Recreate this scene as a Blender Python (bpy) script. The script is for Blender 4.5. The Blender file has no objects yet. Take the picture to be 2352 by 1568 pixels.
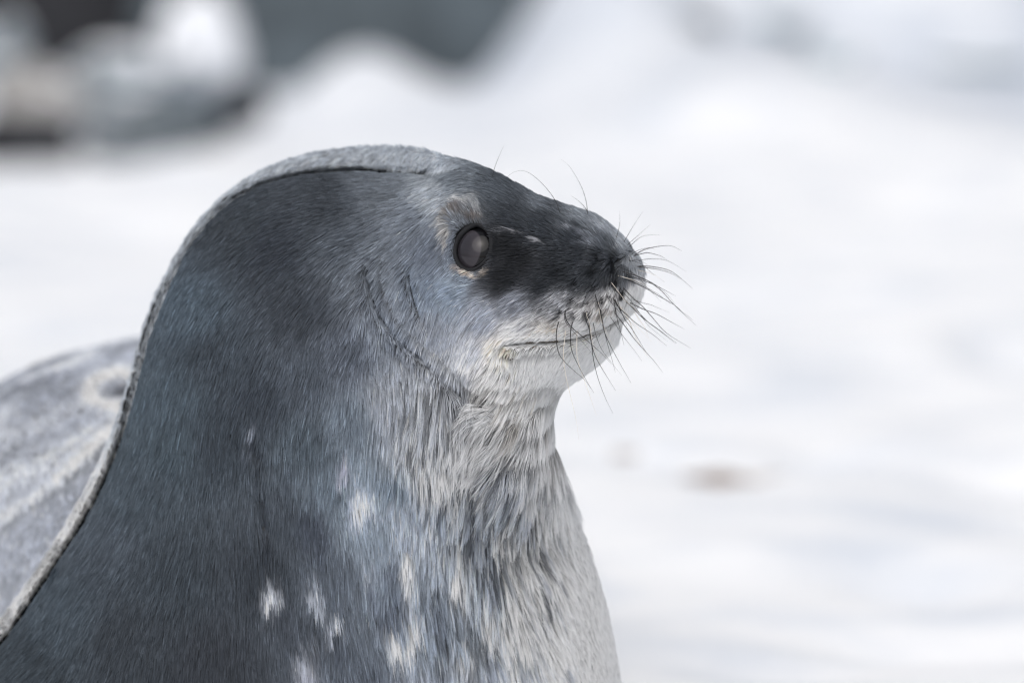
import bpy, bmesh, math, random
import numpy as np
from mathutils import Vector, noise as mnoise
from mathutils.kdtree import KDTree

# ------------------------------------------------------------------ camera, world, light
R = math.radians
scene = bpy.context.scene
COL = scene.collection
S = 0.0005                       # metres per picture unit (2352 x 1568 units) at the seal's mid plane
ZC, DIST, PITCH = 0.55, 6.5, R(4.3)
CAM = np.array([0.0, -DIST * math.cos(PITCH), ZC + DIST * math.sin(PITCH)])

cam_data = bpy.data.cameras.new('camera')
cam_data.sensor_width = 36.0
cam_data.lens = 36.0 * DIST / (2352 * S)
cam_data.clip_start, cam_data.clip_end = 0.1, 3000.0
cam_data.dof.use_dof = True
cam_data.dof.focus_distance = 6.29
cam_data.dof.aperture_fstop = cam_data.lens / 80.0
cam_data.dof.aperture_blades = 0
cam = bpy.data.objects.new('camera', cam_data)
COL.objects.link(cam)
cam.location = CAM
cam.rotation_euler = (R(90) - PITCH, 0, 0)
scene.camera = cam

SUN_EL, SUN_AZ = R(52), R(-160)     # azimuth from +Y (away from the camera), clockwise: behind the camera, a little to the left
world = bpy.data.worlds.new('World')
scene.world = world
world.use_nodes = True
wn, wl = world.node_tree.nodes, world.node_tree.links
wn.clear()
sky = wn.new('ShaderNodeTexSky')
sky.sky_type = 'NISHITA'
sky.sun_disc = False
sky.sun_elevation, sky.sun_rotation = SUN_EL, SUN_AZ
sky.air_density, sky.dust_density, sky.ozone_density = 1.0, 4.0, 1.0
hs = wn.new('ShaderNodeHueSaturation')
hs.inputs['Saturation'].default_value = 0.38       # thin overcast takes most of the blue away
bg = wn.new('ShaderNodeBackground')
bg.inputs['Strength'].default_value = 0.13
out = wn.new('ShaderNodeOutputWorld')
wl.new(sky.outputs[0], hs.inputs['Color'])
wl.new(hs.outputs[0], bg.inputs['Color'])
wl.new(bg.outputs[0], out.inputs['Surface'])

sun_data = bpy.data.lights.new('sun', 'SUN')
sun_data.energy, sun_data.angle, sun_data.color = 1.3, R(65), (1.0, 0.97, 0.93)
sun = bpy.data.objects.new('sun', sun_data)
COL.objects.link(sun)
sd = Vector((math.sin(SUN_AZ) * math.cos(SUN_EL), math.cos(SUN_AZ) * math.cos(SUN_EL), math.sin(SUN_EL)))
sun.rotation_euler = sd.to_track_quat('Z', 'Y').to_euler()
sun.location = (0, 0, 8)

vs = scene.view_settings
vs.view_transform, vs.look, vs.gamma, vs.exposure = 'Standard', 'None', 1.0, -0.04
vs.use_curve_mapping = False
scene.render.engine = 'CYCLES'
scene.cycles.use_denoising = True
scene.cycles.denoiser = 'OPENIMAGEDENOISE'
scene.cycles.denoising_input_passes = 'RGB_ALBEDO_NORMAL'
scene.cycles.denoising_prefilter = 'ACCURATE'
scene.cycles.filter_width = 1.2
scene.cycles.max_bounces = 8
scene.cycles.diffuse_bounces = 4
scene.cycles.glossy_bounces = 3
try:
    scene.cycles_curves.shape = 'RIBBONS'
except Exception:
    pass

rng = np.random.default_rng(7)
random.seed(7)

# ------------------------------------------------------------------ helpers
FWD = np.array([0, math.cos(PITCH), -math.sin(PITCH)])
UPV = np.array([0, math.sin(PITCH), math.cos(PITCH)])

def proj(P):
    """world points -> picture units (2352 x 1568)"""
    d = P - CAM
    w = d @ FWD
    k = DIST / (w * S)
    return 1176 + d[:, 0] * k, 784 - (d @ UPV) * k

def unproj(px, py, y):
    """picture position + world depth y -> world point"""
    a, b = (px - 1176) * S / DIST, (784 - py) * S / DIST
    d = FWD + a * np.array([1.0, 0, 0]) + b * UPV
    t = (y - CAM[1]) / d[1]
    return CAM + d * t

def tag(o, label=None, cat=None, group=None, kind=None):
    for k, v in (('label', label), ('category', cat), ('group', group), ('kind', kind)):
        if v:
            o[k] = v
    return o

def mesh_obj(name, verts, faces, mat=None, parent=None, smooth=True):
    me = bpy.data.meshes.new(name)
    me.from_pydata([tuple(map(float, v)) for v in verts], [], [tuple(map(int, f)) for f in faces])
    me.validate(clean_customdata=False)
    me.update()
    if smooth:
        me.polygons.foreach_set('use_smooth', [True] * len(me.polygons))
    if mat:
        me.materials.append(mat)
    o = bpy.data.objects.new(name, me)
    COL.objects.link(o)
    if parent:
        o.parent = parent
    return o

def new_mat(name):
    m = bpy.data.materials.new(name)
    m.use_nodes = True
    nt = m.node_tree
    return m, nt, nt.nodes['Principled BSDF']

def lin(c):
    c = np.asarray(c, float) / 255.0
    return np.where(c <= 0.04045, c / 12.92, ((c + 0.055) / 1.055) ** 2.4)

def sstep(a, b, x):
    t = np.clip((x - a) / (b - a), 0, 1)
    return t * t * (3 - 2 * t)

def region(px, py, x, y, rx, ry):
    return np.exp(-(((px - x) / rx) ** 2 + ((py - y) / ry) ** 2))

def blur(a, sig):
    r = max(1, int(sig * 3))
    k = np.exp(-0.5 * (np.arange(-r, r + 1) / sig) ** 2)
    k /= k.sum()
    for ax in (0, 1):
        p = [(0, 0), (0, 0)]
        p[ax] = (r, r)
        b = np.pad(a, p, mode='edge')
        o = np.zeros_like(a)
        n = a.shape[ax]
        for i, w in enumerate(k):
            o += w * (b[i:i + n] if ax == 0 else b[:, i:i + n])
        a = o
    return a

def smooth_poly(pts, n=1):
    """Catmull-Rom through open polyline"""
    p = np.array(pts, float)
    q = np.vstack([2 * p[0] - p[1], p, 2 * p[-1] - p[-2]])
    o = []
    for i in range(1, len(q) - 2):
        for t in np.linspace(0, 1, n, endpoint=False):
            a, b, c, d = q[i - 1], q[i], q[i + 1], q[i + 2]
            o.append(0.5 * ((2 * b) + (c - a) * t + (2 * a - 5 * b + 4 * c - d) * t * t + (3 * b - a - 3 * c + d) * t ** 3))
    o.append(p[-1])
    return np.array(o)

# ------------------------------------------------------------------ snow ground
def vnoise(x, y, seed, scale):
    """smooth value noise, numpy"""
    x = x / scale + seed * 17.31
    y = y / scale + seed * 9.17
    xi, yi = np.floor(x).astype(np.int64), np.floor(y).astype(np.int64)
    fx, fy = x - xi, y - yi
    fx, fy = fx * fx * (3 - 2 * fx), fy * fy * (3 - 2 * fy)
    def h(i, j):
        n = (i * 374761393 + j * 668265263 + seed * 1442695) & 0x7fffffff
        n = ((n ^ (n >> 13)) * 1274126177) & 0x7fffffff
        return ((n ^ (n >> 16)) & 0xffff) / 65535.0
    return (h(xi, yi) * (1 - fx) + h(xi + 1, yi) * fx) * (1 - fy) + (h(xi, yi + 1) * (1 - fx) + h(xi + 1, yi + 1) * fx) * fy

def gpx(px, py):
    """ground point (z = 0) seen at a picture position"""
    b = (784 - py) * S / DIST
    a = (px - 1176) * S / DIST
    d = FWD + a * np.array([1.0, 0, 0]) + b * UPV
    t = -CAM[2] / d[2]
    p = CAM + d * t
    return p[0], p[1]

YB = 20.0                       # the snow bank stands here, 26 m from the camera
KB = (YB - CAM[1]) / DIST * S   # metres per picture unit at the bank
def bx(px):
    return (px - 1176) * KB
def bz(py):
    return unproj(1176, py, YB)[2]

def mound(x, y, cx, cy, sx, sy, h):
    return h * np.exp(-(((x - cx) / sx) ** 2 + ((y - cy) / sy) ** 2))

DENTS = [(1655, 1085, .13, .34, .050), (1430, 1040, .08, .20, .032), (2080, 450, .30, .9, .055), (2290, 770, .14, .4, .045),
         (1900, 870, .35, .5, .028), (1690, 700, .3, .5, .03), (2060, 1290, .12, .2, .030), (2200, 1310, .15, .2, .022),
         (1790, 1500, .15, .16, .026), (2020, 1430, .13, .16, .022), (2300, 1430, .16, .2, .02), (1560, 850, .2, .3, .018),
         (1230, 640, .3, .6, .018), (2150, 950, .2, .4, .02), (1880, 1010, .12, .3, .03), (2330, 1060, .16, .3, .035)]

def ground_z(x, y):
    near = np.clip((y - 0.3) / 3.0, 0, 1)
    z = 0.05 * (vnoise(x, y, 1, 2.1) - .5) + 0.065 * (vnoise(x, y, 2, .8) - .5) + 0.040 * (vnoise(x, y, 3, .33) - .5)
    z = z + 0.008 * (vnoise(x, y, 4, .13) - .5)
    z *= (0.35 + 0.65 * near)
    for px, py, sx, sy, d in DENTS:
        gx, gy = gpx(px, py)
        z = z - mound(x, y, gx, gy, sx, sy, d * 1.5)
    # the bank
    z = z + mound(x, y, bx(830), YB + .2, .36, .6, .27) + mound(x, y, bx(950), YB - .2, .45, .8, .12)
    z = z + mound(x, y, bx(700), YB, .4, .9, .13)
    z = z + mound(x, y, bx(520), YB - 2.6, .30, .7, .06)
    z = z + mound(x, y, bx(1420), YB + .8, .55, 1.2, .72) + mound(x, y, bx(1700), YB + 1.9, .9, 1.5, .80)
    z = z + mound(x, y, bx(2150), YB + 2.4, 1.3, 1.7, .85) + mound(x, y, bx(1640), YB - 1.4, .5, 1.0, .16)
    z = z + mound(x, y, bx(1850), YB - .8, .6, .8, .20) + mound(x, y, bx(2700), YB + 3.0, 1.6, 2.6, .9)
    z = z - mound(x, y, bx(1610), YB + .6, .22, .5, .22) - mound(x, y, bx(1900), YB + .7, .35, .6, .20)
    z = z - mound(x, y, bx(2200), YB + .4, .5, .5, .10)
    far = np.clip((y - 23) / 12, 0, 1)
    z = z + far * (0.9 * (vnoise(x, y, 6, 6.0) - .4) + .35 * (vnoise(x, y, 8, 2.2) - .5)) * np.clip((x + 1.0) / 4, .12, 1)
    return z - 0.02

def axis(lo, hi, step, grow, limit_lo, limit_hi):
    a = list(np.arange(lo, hi, step))
    s, v = step, a[-1]
    while v < limit_hi:
        s *= grow
        v += s
        a.append(v)
    s, v = step, a[0]
    while v > limit_lo:
        s *= grow
        v -= s
        a.insert(0, v)
    return np.array(a)

gx_ = axis(-3.4, 3.4, .045, 1.12, -900, 900)
gy_ = axis(-1.0, 25.0, .06, 1.12, -300, 1500)
GX, GY = np.meshgrid(gx_, gy_, indexing='ij')
GZ = ground_z(GX, GY)
dist_flat = np.clip((np.hypot(GX, GY - 10) - 30) / 60, 0, 1)
GZ = GZ * (1 - dist_flat)
nx, ny = GX.shape
gv = np.stack([GX, GY, GZ], -1).reshape(-1, 3)
ii = np.arange(nx * ny).reshape(nx, ny)
gf = np.stack([ii[:-1, :-1], ii[1:, :-1], ii[1:, 1:], ii[:-1, 1:]], -1).reshape(-1, 4)

snow_mat, nt, bs = new_mat('snow')
bs.inputs['Base Color'].default_value = (.90, .92, .94, 1)
bs.inputs['Roughness'].default_value = .75
bs.inputs['Specular IOR Level'].default_value = .2
tc = nt.nodes.new('ShaderNodeTexCoord')
n1 = nt.nodes.new('ShaderNodeTexNoise')
n1.inputs['Scale'].default_value = 2.3
n1.inputs['Detail'].default_value = 6
cr = nt.nodes.new('ShaderNodeValToRGB')
cr.color_ramp.elements[0].position, cr.color_ramp.elements[0].color = .30, (.73, .77, .83, 1)
cr.color_ramp.elements[1].position, cr.color_ramp.elements[1].color = .55, (.92, .93, .945, 1)
nt.links.new(tc.outputs['Object'], n1.inputs['Vector'])
nt.links.new(n1.outputs['Fac'], cr.inputs['Fac'])
nt.links.new(cr.outputs['Color'], bs.inputs['Base Color'])
n2 = nt.nodes.new('ShaderNodeTexNoise')
n2.inputs['Scale'].default_value = 60
n2.inputs['Detail'].default_value = 4
bp = nt.nodes.new('ShaderNodeBump')
bp.inputs['Strength'].default_value = .4
bp.inputs['Distance'].default_value = .01
nt.links.new(tc.outputs['Object'], n2.inputs['Vector'])
nt.links.new(n2.outputs['Fac'], bp.inputs['Height'])
nt.links.new(bp.outputs['Normal'], bs.inputs['Normal'])
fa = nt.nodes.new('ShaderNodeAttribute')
fa.attribute_name = 'bank_shade'
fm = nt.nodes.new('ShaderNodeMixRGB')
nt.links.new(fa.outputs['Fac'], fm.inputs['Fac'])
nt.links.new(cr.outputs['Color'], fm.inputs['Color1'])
fm.inputs['Color2'].default_value = (.40, .45, .53, 1)  # blue-grey shade of the snow bank, painted over the snow colour
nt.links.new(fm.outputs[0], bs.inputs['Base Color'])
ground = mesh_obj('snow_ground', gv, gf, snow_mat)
bank_shade = sstep(17.6, 20.4, GY) * np.clip(.35 + .55 * vnoise(GX, GY, 61, .9) + .35 * (vnoise(GX, GY, 62, .4) - .3), 0, 1) * (.45 + .55 * sstep(-1.2, .6, GX))
fat = ground.data.attributes.new('bank_shade', 'FLOAT', 'POINT')
fat.data.foreach_set('value', bank_shade.ravel().astype(np.float32))
tag(ground, 'white wind-packed snow field rising to a snow bank', kind='structure')

# ------------------------------------------------------------------ seal: the solid
# Outlines in picture units.  flank = near side up to the skin fold; ridge = nape and back behind the fold.
LEFT_FOLD = [(-505, 2000), (-315, 1795), (-140, 1640), (0, 1494), (63, 1411), (125, 1318), (195, 1211), (246, 1116), (286, 1015), (313, 924),
             (333, 844), (353, 774), (382, 696), (415, 622), (456, 553), (516, 487), (594, 439), (692, 411), (800, 402), (900, 405), (975, 408)]
FACE = [(1010, 392), (1060, 386), (1130, 408), (1190, 436), (1259, 464), (1343, 490), (1386, 512), (1428, 547), (1456, 580), (1471, 613), (1475, 650),
        (1466, 690), (1447, 720), (1428, 738), (1421, 766), (1402, 800), (1366, 836), (1325, 866), (1290, 893), (1272, 927), (1263, 965), (1261, 1010), (1274, 1060), (1296, 1130),
        (1330, 1215), (1360, 1300), (1386, 1390), (1405, 1480), (1418, 1568), (1430, 1700), (1430, 2000), (1430, 2600)]
BACK = [(-600, 1960), (-400, 1760), (-200, 1590), (-80, 1500), (0, 1432), (60, 1352), (110, 1280), (165, 1190), (215, 1100), (255, 1010), (285, 930),
        (308, 850), (330, 765), (358, 690), (395, 612), (440, 535), (505, 462), (590, 402), (700, 360), (800, 344), (880, 343), (960, 351), (1030, 368),
        (1090, 390), (1140, 418), (1185, 455), (1150, 500), (1040, 540), (930, 700), (930, 1200), (930, 2600)]
polyA = np.vstack([smooth_poly(LEFT_FOLD, 6), smooth_poly(FACE, 6), [(-520, 2600)]])
polyB = np.vstack([smooth_poly(BACK, 6), [(-600, 2600)]])

GS = 4.0                                  # outline grid: picture units per cell
X0, Y0, NXG, NYG = -700, 250, 560, 600    # origin and size

def inside(poly, gx, gy):
    r = np.zeros(gx.shape, bool)
    x1, y1 = poly[:, 0], poly[:, 1]
    x2, y2 = np.roll(x1, -1), np.roll(y1, -1)
    for a, b, c, d in zip(x1, y1, x2, y2):
        if b == d:
            continue
        m = ((b > gy) != (d > gy)) & (gx < (c - a) * (gy - b) / (d - b) + a)
        r ^= m
    return r

def seg_dist(poly, gx, gy, closed=True):
    p = poly
    q = np.roll(p, -1, 0) if closed else p[1:]
    p = p if closed else p[:-1]
    best = np.full(gx.shape, 1e9)
    for (a, b), (c, d) in zip(p, q):
        l2 = (c - a) ** 2 + (d - b) ** 2 + 1e-9
        t = np.clip(((gx - a) * (c - a) + (gy - b) * (d - b)) / l2, 0, 1)
        best = np.minimum(best, (gx - a - t * (c - a)) ** 2 + (gy - b - t * (d - b)) ** 2)
    return np.sqrt(best)

def inflate(poly):
    """solve laplace(u) = -2 inside the outline: sqrt(u) is a rounded half thickness (picture units)"""
    levels = [(32.0, 300), (16.0, 300), (8.0, 250), (4.0, 200)]
    u = None
    for cs, it in levels:
        f = int(cs / GS)
        w, h = NXG // f, NYG // f
        gx, gy = np.meshgrid(X0 + (np.arange(w) + .5) * cs, Y0 + (np.arange(h) + .5) * cs, indexing='ij')
        m = inside(poly, gx, gy)
        if u is None:
            u = np.zeros((w, h))
        else:
            u = np.repeat(np.repeat(u, 2, 0), 2, 1)[:w, :h]
            u = np.pad(u, ((0, w - u.shape[0]), (0, h - u.shape[1])), mode='edge')
            u = blur(u, 1.0)
        u = np.where(m, u, 0)
        for _ in range(it):
            p = np.pad(u, 1)
            p[:, -1] = p[:, -2]
            s = p[:-2, 1:-1] + p[2:, 1:-1] + p[1:-1, :-2] + p[1:-1, 2:]
            u = np.where(m, u + 1.0 * ((s + 2 * cs * cs) / 4 - u), 0)
    d = seg_dist(poly, gx, gy)
    g = np.where(m, u, 0)
    # slope just inside the rim sets the outside continuation
    u = np.where(m, np.maximum(g, d * 60), -d * 160)
    return blur(u, 1.2), np.where(m, d, -d)

uA, dA = inflate(polyA)
uB, dB = inflate(polyB)
GXP, GYP = np.meshgrid(X0 + (np.arange(NXG) + .5) * GS, Y0 + (np.arange(NYG) + .5) * GS, indexing='ij')

headw = sstep(880, 1180, GXP) * sstep(1250, 900, GYP)
ycA = blur(-0.085 * headw, 6)
kA = 0.74 + 0.12 * headw - 0.06 * sstep(1200, 2000, GYP)
H2A = uA * (kA * S) ** 2
H2B = uB * (0.52 * S) ** 2
YCB = 0.12                                # the ridge lies behind the flank's middle, and runs into the head's own middle plane
ycB = blur(YCB - (YCB + .075) * sstep(830, 1090, GXP) * sstep(900, 600, GYP), 6)

# relief on the near side, finer grid (1.5 units)
FS = 1.5
FX0, FY0 = -20, 320
FW, FH = 1020, 900
FXP, FYP = np.meshgrid(FX0 + (np.arange(FW) + .5) * FS, FY0 + (np.arange(FH) + .5) * FS, indexing='ij')
relief = np.zeros((FW, FH))             # metres, positive = inward

def groove(pts, depth, width, n=5, lip=0.0):
    global relief
    p = smooth_poly(pts, n)
    x0, y0 = p.min(0) - 6 * width
    x1, y1 = p.max(0) + 6 * width
    i0, i1 = max(0, int((x0 - FX0) / FS)), min(FW, int((x1 - FX0) / FS))
    j0, j1 = max(0, int((y0 - FY0) / FS)), min(FH, int((y1 - FY0) / FS))
    gx, gy = FXP[i0:i1, j0:j1], FYP[i0:i1, j0:j1]
    d = seg_dist(p, gx, gy, False)
    L = np.linalg.norm(p[-1] - p[0])
    ends = np.minimum(np.hypot(gx - p[0, 0], gy - p[0, 1]), np.hypot(gx - p[-1, 0], gy - p[-1, 1]))
    f = sstep(0, min(.3 * L, 40), ends)
    relief[i0:i1, j0:j1] += f * (depth * np.exp(-(d / width) ** 2) - lip * np.exp(-((d - 2.2 * width) / (1.4 * width)) ** 2))

def bump(cx, cy, rx, ry, h, ang=0):
    global relief
    c, s = math.cos(R(ang)), math.sin(R(ang))
    dx, dy = FXP - cx, FYP - cy
    relief -= h * np.exp(-(((dx * c + dy * s) / rx) ** 2 + ((-dx * s + dy * c) / ry) ** 2))

EYE = (1084, 569)
bump(1340, 715, 85, 60, .014, -20)       # whisker pad
bump(1395, 600, 40, 30, .008, 20)        # nose
bump(1350, 575, 30, 18, -.003, 10)
bump(1310, 835, 70, 35, .008, -35)       # chin
bump(1065, 470, 55, 35, .009, 10)        # brow
bump(1010, 650, 70, 90, .006)            # cheek
bump(1190, 590, 60, 45, -.007)           # hollow before the eye
bump(1100, 850, 70, 45, .005, -20)
MOUTH = [(1148, 792), (1185, 790), (1230, 786), (1280, 784), (1330, 776), (1375, 758), (1415, 735), (1450, 712)]
groove(MOUTH[:6], .012, 5, 6, .002)
groove(MOUTH[4:], .005, 5, 6, .001)
groove([(1148, 795), (1160, 815), (1185, 822)], .005, 8)
CREASES = [[(848, 605), (846, 640), (858, 690), (880, 735), (915, 775), (960, 815), (990, 838)],
           [(941, 612), (943, 650), (955, 700), (966, 728)]]
groove([(848, 600), (846, 640), (858, 690), (880, 735), (915, 775), (960, 815), (1005, 850), (1040, 890), (1085, 925), (1150, 945), (1215, 935), (1262, 915)], .011, 7, 5, .003)
groove([(940, 606), (943, 650), (955, 700), (968, 734)], .008, 6, 5, .002)
groove([(985, 835), (1000, 880), (1030, 930)], .004, 6)
groove([(1100, 1000), (1160, 1010), (1215, 985), (1262, 955)], .006, 9, 5, .003)
groove([(1130, 1055), (1180, 1045), (1230, 1015), (1265, 1000)], .006, 9, 5, .002)
groove([(1140, 520), (1190, 532), (1235, 548), (1270, 570)], .0035, 6, 5, .002)
groove([(1300, 520), (1345, 532), (1390, 560)], .0035, 6, 5, .002)
groove([(1373, 592), (1388, 582), (1402, 583)], .006, 5)
groove([(1405, 628), (1411, 612), (1418, 600), (1428, 594)], .012, 6)
groove([(960, 470), (1000, 455), (1045, 445)], .003, 7)
PITS = [(1313, 686), (1347, 693), (1288, 719), (1321, 722), (1353, 719), (1322, 651), (1364, 654), (1394, 647), (1414, 640), (1382, 686), (1405, 676), (1427, 662), (1385, 715), (1412, 705)]
for a, b in PITS:
    bump(a, b, 7, 5, -.0025, -35)
for _ in range(26):                       # shallow skin folds of the throat, running with the neck
    a, b = rng.uniform(860, 1240), rng.uniform(1020, 1560)
    l = rng.uniform(50, 150)
    groove([(a, b), (a + rng.uniform(-10, 10), b + l / 2), (a + rng.uniform(-14, 22), b + l)], rng.uniform(.0008, .0025), rng.uniform(6, 12))
for a, b, c, d, e in ((600, 1110, 612, 1240, .006), (590, 1010, 600, 1060, .003)):
    groove([(a, b), ((a + c) / 2 - 4, (b + d) / 2), (c, d)], e, 12)
# eye socket
ex, ey = FXP - EYE[0], FYP - EYE[1]
ca, sa = math.cos(R(12)), math.sin(R(12))
eyer = np.sqrt(((ex * ca - ey * sa * -1) / 44) ** 2 + ((-ex * sa + ey * ca) / 53) ** 2)
relief += .020 * sstep(1.0, .80, eyer) - .003 * np.exp(-((eyer - 1.15) / .22) ** 2)
nosew = np.exp(-(((FXP - 1395) / 48) ** 2 + ((FYP - 603) / 40) ** 2))
facew = np.exp(-(((FXP - 1290) / 130) ** 2 + ((FYP - 580) / 75) ** 2))
relief += nosew * .0060 * (vnoise(FXP, FYP, 71, 13.0) - .5) + nosew * .0035 * (vnoise(FXP, FYP, 72, 6.0) - .5)
relief += facew * .0045 * (vnoise(FXP + FYP * .5, FYP * 1.5, 73, 22.0) - .5)
relief = blur(relief, 1.0)

def look(grid, gx, gy, x0, y0, st):
    u = np.clip((gx - x0) / st - .5, 0, grid.shape[0] - 1.001)
    v = np.clip((gy - y0) / st - .5, 0, grid.shape[1] - 1.001)
    i, j = u.astype(np.int32), v.astype(np.int32)
    a, b = u - i, v - j
    return (grid[i, j] * (1 - a) + grid[i + 1, j] * a) * (1 - b) + (grid[i, j + 1] * (1 - a) + grid[i + 1, j + 1] * a) * b

gA0, gA1 = np.gradient(H2A, GS * S)
gB0, gB1 = np.gradient(H2B, GS * S)
sA, sB = np.hypot(gA0, gA1), np.hypot(gB0, gB1)

def plane_px(x, z, y):
    cp, sp = math.cos(PITCH), math.sin(PITCH)
    k = DIST / (DIST + y * cp - (z - ZC) * sp) / S
    return 1176 + x * k, 784 - ((z - ZC) * cp + y * sp) * k

def smin(a, b, k):
    h = np.clip(.5 + .5 * (b - a) / k, 0, 1)
    return b * (1 - h) + a * h - k * h * (1 - h)

BODY_Y = np.array([.06, .17, .38, .66, 1.0, 1.5, 1.9, 2.2, 2.45, 2.6])
BODY_A = np.array([.02, .20, .29, .36, .41, .37, .30, .20, .12, .02])
BODY_B = np.array([.02, .18, .24, .285, .29, .25, .19, .13, .08, .02])
BODY_X = np.array([-.26, -.30, -.36, -.41, -.42, -.40, -.36, -.32, -.30, -.30])

BODY_YS = smooth_poly(np.stack([BODY_Y, BODY_Y], -1), 12)[:, 0]
BODY_AS, BODY_BS, BODY_XS = [smooth_poly(np.stack([q, q], -1), 12)[:, 0] for q in (BODY_A, BODY_B, BODY_X)]

def ellipsoid(P, c, r, rz=0.0):
    d = P - np.array(c)
    cz, sz = math.cos(rz), math.sin(rz)
    x, y = d[:, 0] * cz + d[:, 1] * sz, -d[:, 0] * sz + d[:, 1] * cz
    q = np.sqrt((x / r[0]) ** 2 + (y / r[1]) ** 2 + (d[:, 2] / r[2]) ** 2)
    return (q - 1) * min(r)

def f_body(P):
    x, y, z = P[:, 0], P[:, 1], P[:, 2]
    a = np.interp(y, BODY_YS, BODY_AS)
    b = np.interp(y, BODY_YS, BODY_BS)
    cx = np.interp(y, BODY_YS, BODY_XS)
    q = np.sqrt(((x - cx) / a) ** 2 + ((z - .19) / b) ** 2 + 1e-9)
    f = (q - 1) * np.minimum(a, b)
    f = np.maximum(f, np.maximum(.05 - y, y - 2.62))
    # rolls of loose skin across the shoulder, fading out along the back
    t = (y - .15) * .9 + (x + .6) * .7 + .5 * (z - .3)
    f = f - (.006 * np.sin(t * 26.0) + .003 * np.sin(t * 47 + 1.0)) * np.exp(-((y - .45) / .45) ** 2) * np.clip((z - .15) / .1, 0, 1)
    f = smin(f, ellipsoid(P, (-.505, .62, .40), (.075, .16, .05), .5), .05)      # raised fold behind the neck
    f = smin(f, ellipsoid(P, (-.70, .30, .05), (.09, .20, .035), -.7), .04)        # fore flippers
    f = smin(f, ellipsoid(P, (-.05, .75, .05), (.06, .20, .035), .3), .04)
    f = smin(f, ellipsoid(P, (-.37, 2.72, .16), (.045, .20, .10), .2), .05)        # hind flippers
    f = smin(f, ellipsoid(P, (-.23, 2.72, .16), (.045, .20, .10), -.2), .05)
    return f

def F(P, parts=False):
    x, y, z = P[:, 0], P[:, 1], P[:, 2]
    ax, ay = plane_px(x, z, 0)
    yc = look(ycA, ax, ay, X0, Y0, GS)
    ax, ay = plane_px(x, z, yc)
    h2 = look(H2A, ax, ay, X0, Y0, GS)
    sl = look(sA, ax, ay, X0, Y0, GS)
    q = np.abs(y - yc)
    # relief, looked up where the point is seen (mirrored for the far side)
    M = np.stack([x, yc - q, z], -1)
    fx, fy = proj(M)
    ok = (fx > FX0 + 4) & (fx < FX0 + FW * FS - 4) & (fy > FY0 + 4) & (fy < FY0 + FH * FS - 4)
    rl = np.where(ok, look(relief, fx, fy, FX0, FY0, FS), 0)
    h = np.sqrt(np.maximum(h2, 0))
    rl = np.minimum(rl, h * .5)
    h2r = np.where(h2 > 0, (h - rl * np.clip(h / .03, 0, 1)) ** 2, h2)
    fA = (q * q - h2r) / (2 * np.sqrt(q * q + (sl * .5) ** 2) + 1e-4)
    # back ridge
    bxx, byy = plane_px(x, z, YCB)
    ycb = look(ycB, bxx, byy, X0, Y0, GS)
    bxx, byy = plane_px(x, z, ycb)
    h2 = look(H2B, bxx, byy, X0, Y0, GS)
    sl = look(sB, bxx, byy, X0, Y0, GS)
    da = look(dA, bxx, byy, X0, Y0, GS)
    push = .060 * sstep(-26, -2, da) * sstep(1030, 830, bxx)
    hb_ = np.sqrt(np.maximum(h2, 0))
    h2 = np.where(h2 > 0, (hb_ - np.minimum(push, .75 * hb_ * np.clip(hb_ / .02, 0, 1))) ** 2, h2)
    q = y - ycb
    fB = (q * q - h2) / (2 * np.sqrt(q * q + (sl * .5) ** 2) + 1e-4)
    f2 = f_body(P)
    f = smin(smin(fA, fB, .003 + .02 * sstep(950, 1060, fx) * (fy < 600)), f2, .012)
    f = np.maximum(f, -.10 - z)
    if parts:
        return f, np.argmin(np.stack([fA, fB, f2]), 0)
    return f

def grad(P, e=.0015):
    g = np.empty_like(P)
    for k in range(3):
        d = np.zeros(3)
        d[k] = e
        g[:, k] = (F(P + d) - F(P - d)) / (2 * e)
    return g

def project(P, n=3):
    for _ in range(n):
        f = F(P)
        g = grad(P)
        l2 = np.maximum((g * g).sum(1), .05)
        P = P - np.clip(f / l2, -.01, .01)[:, None] * g
    return P

# surface nets, evaluated finely only near the surface
VX, ST = .005, 4
xs = -.98 + VX * np.arange(264 + 1)
ys = -.52 + VX * np.arange(696 + 1)
zs = -.09 + VX * np.arange(180 + 1)
def F_any(Q):
    near = Q[:, 1] < .55
    r = np.empty(len(Q))
    r[near] = F(Q[near])
    r[~near] = f_body(Q[~near])
    return r
gc = np.stack(np.meshgrid(xs[::ST], ys[::ST], zs[::ST], indexing='ij'), -1)
coarse = F_any(gc.reshape(-1, 3)).reshape(gc.shape[:3]).astype(np.float32)
ia, ib, ic = [np.minimum(np.arange(len(q)) // ST, len(q[::ST]) - 1) for q in (xs, ys, zs)]
vol = coarse[np.ix_(ia, ib, ic)]
lo = coarse.copy()
for ax in range(3):                      # smallest |F| in the neighbourhood
    m_ = np.abs(lo)
    lo = np.minimum(m_, np.minimum(np.roll(m_, 1, ax), np.roll(m_, -1, ax)))
band = lo[np.ix_(ia, ib, ic)] < .022
bi = np.argwhere(band)
for s0 in range(0, len(bi), 400000):
    q = bi[s0:s0 + 400000]
    vol[q[:, 0], q[:, 1], q[:, 2]] = F_any(np.stack([xs[q[:, 0]], ys[q[:, 1]], zs[q[:, 2]]], -1))
vol[0] = vol[-1] = 1
vol[:, 0] = vol[:, -1] = 1
vol[:, :, 0] = vol[:, :, -1] = 1
neg = vol < 0
cnt = np.zeros(tuple(s - 1 for s in vol.shape), np.int8)
for a in (0, 1):
    for b in (0, 1):
        for c in (0, 1):
            cnt += neg[a:a + cnt.shape[0], b:b + cnt.shape[1], c:c + cnt.shape[2]]
act = (cnt > 0) & (cnt < 8)
idx = np.full(cnt.shape, -1, np.int32)
ci = np.argwhere(act)
idx[act] = np.arange(len(ci))
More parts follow.
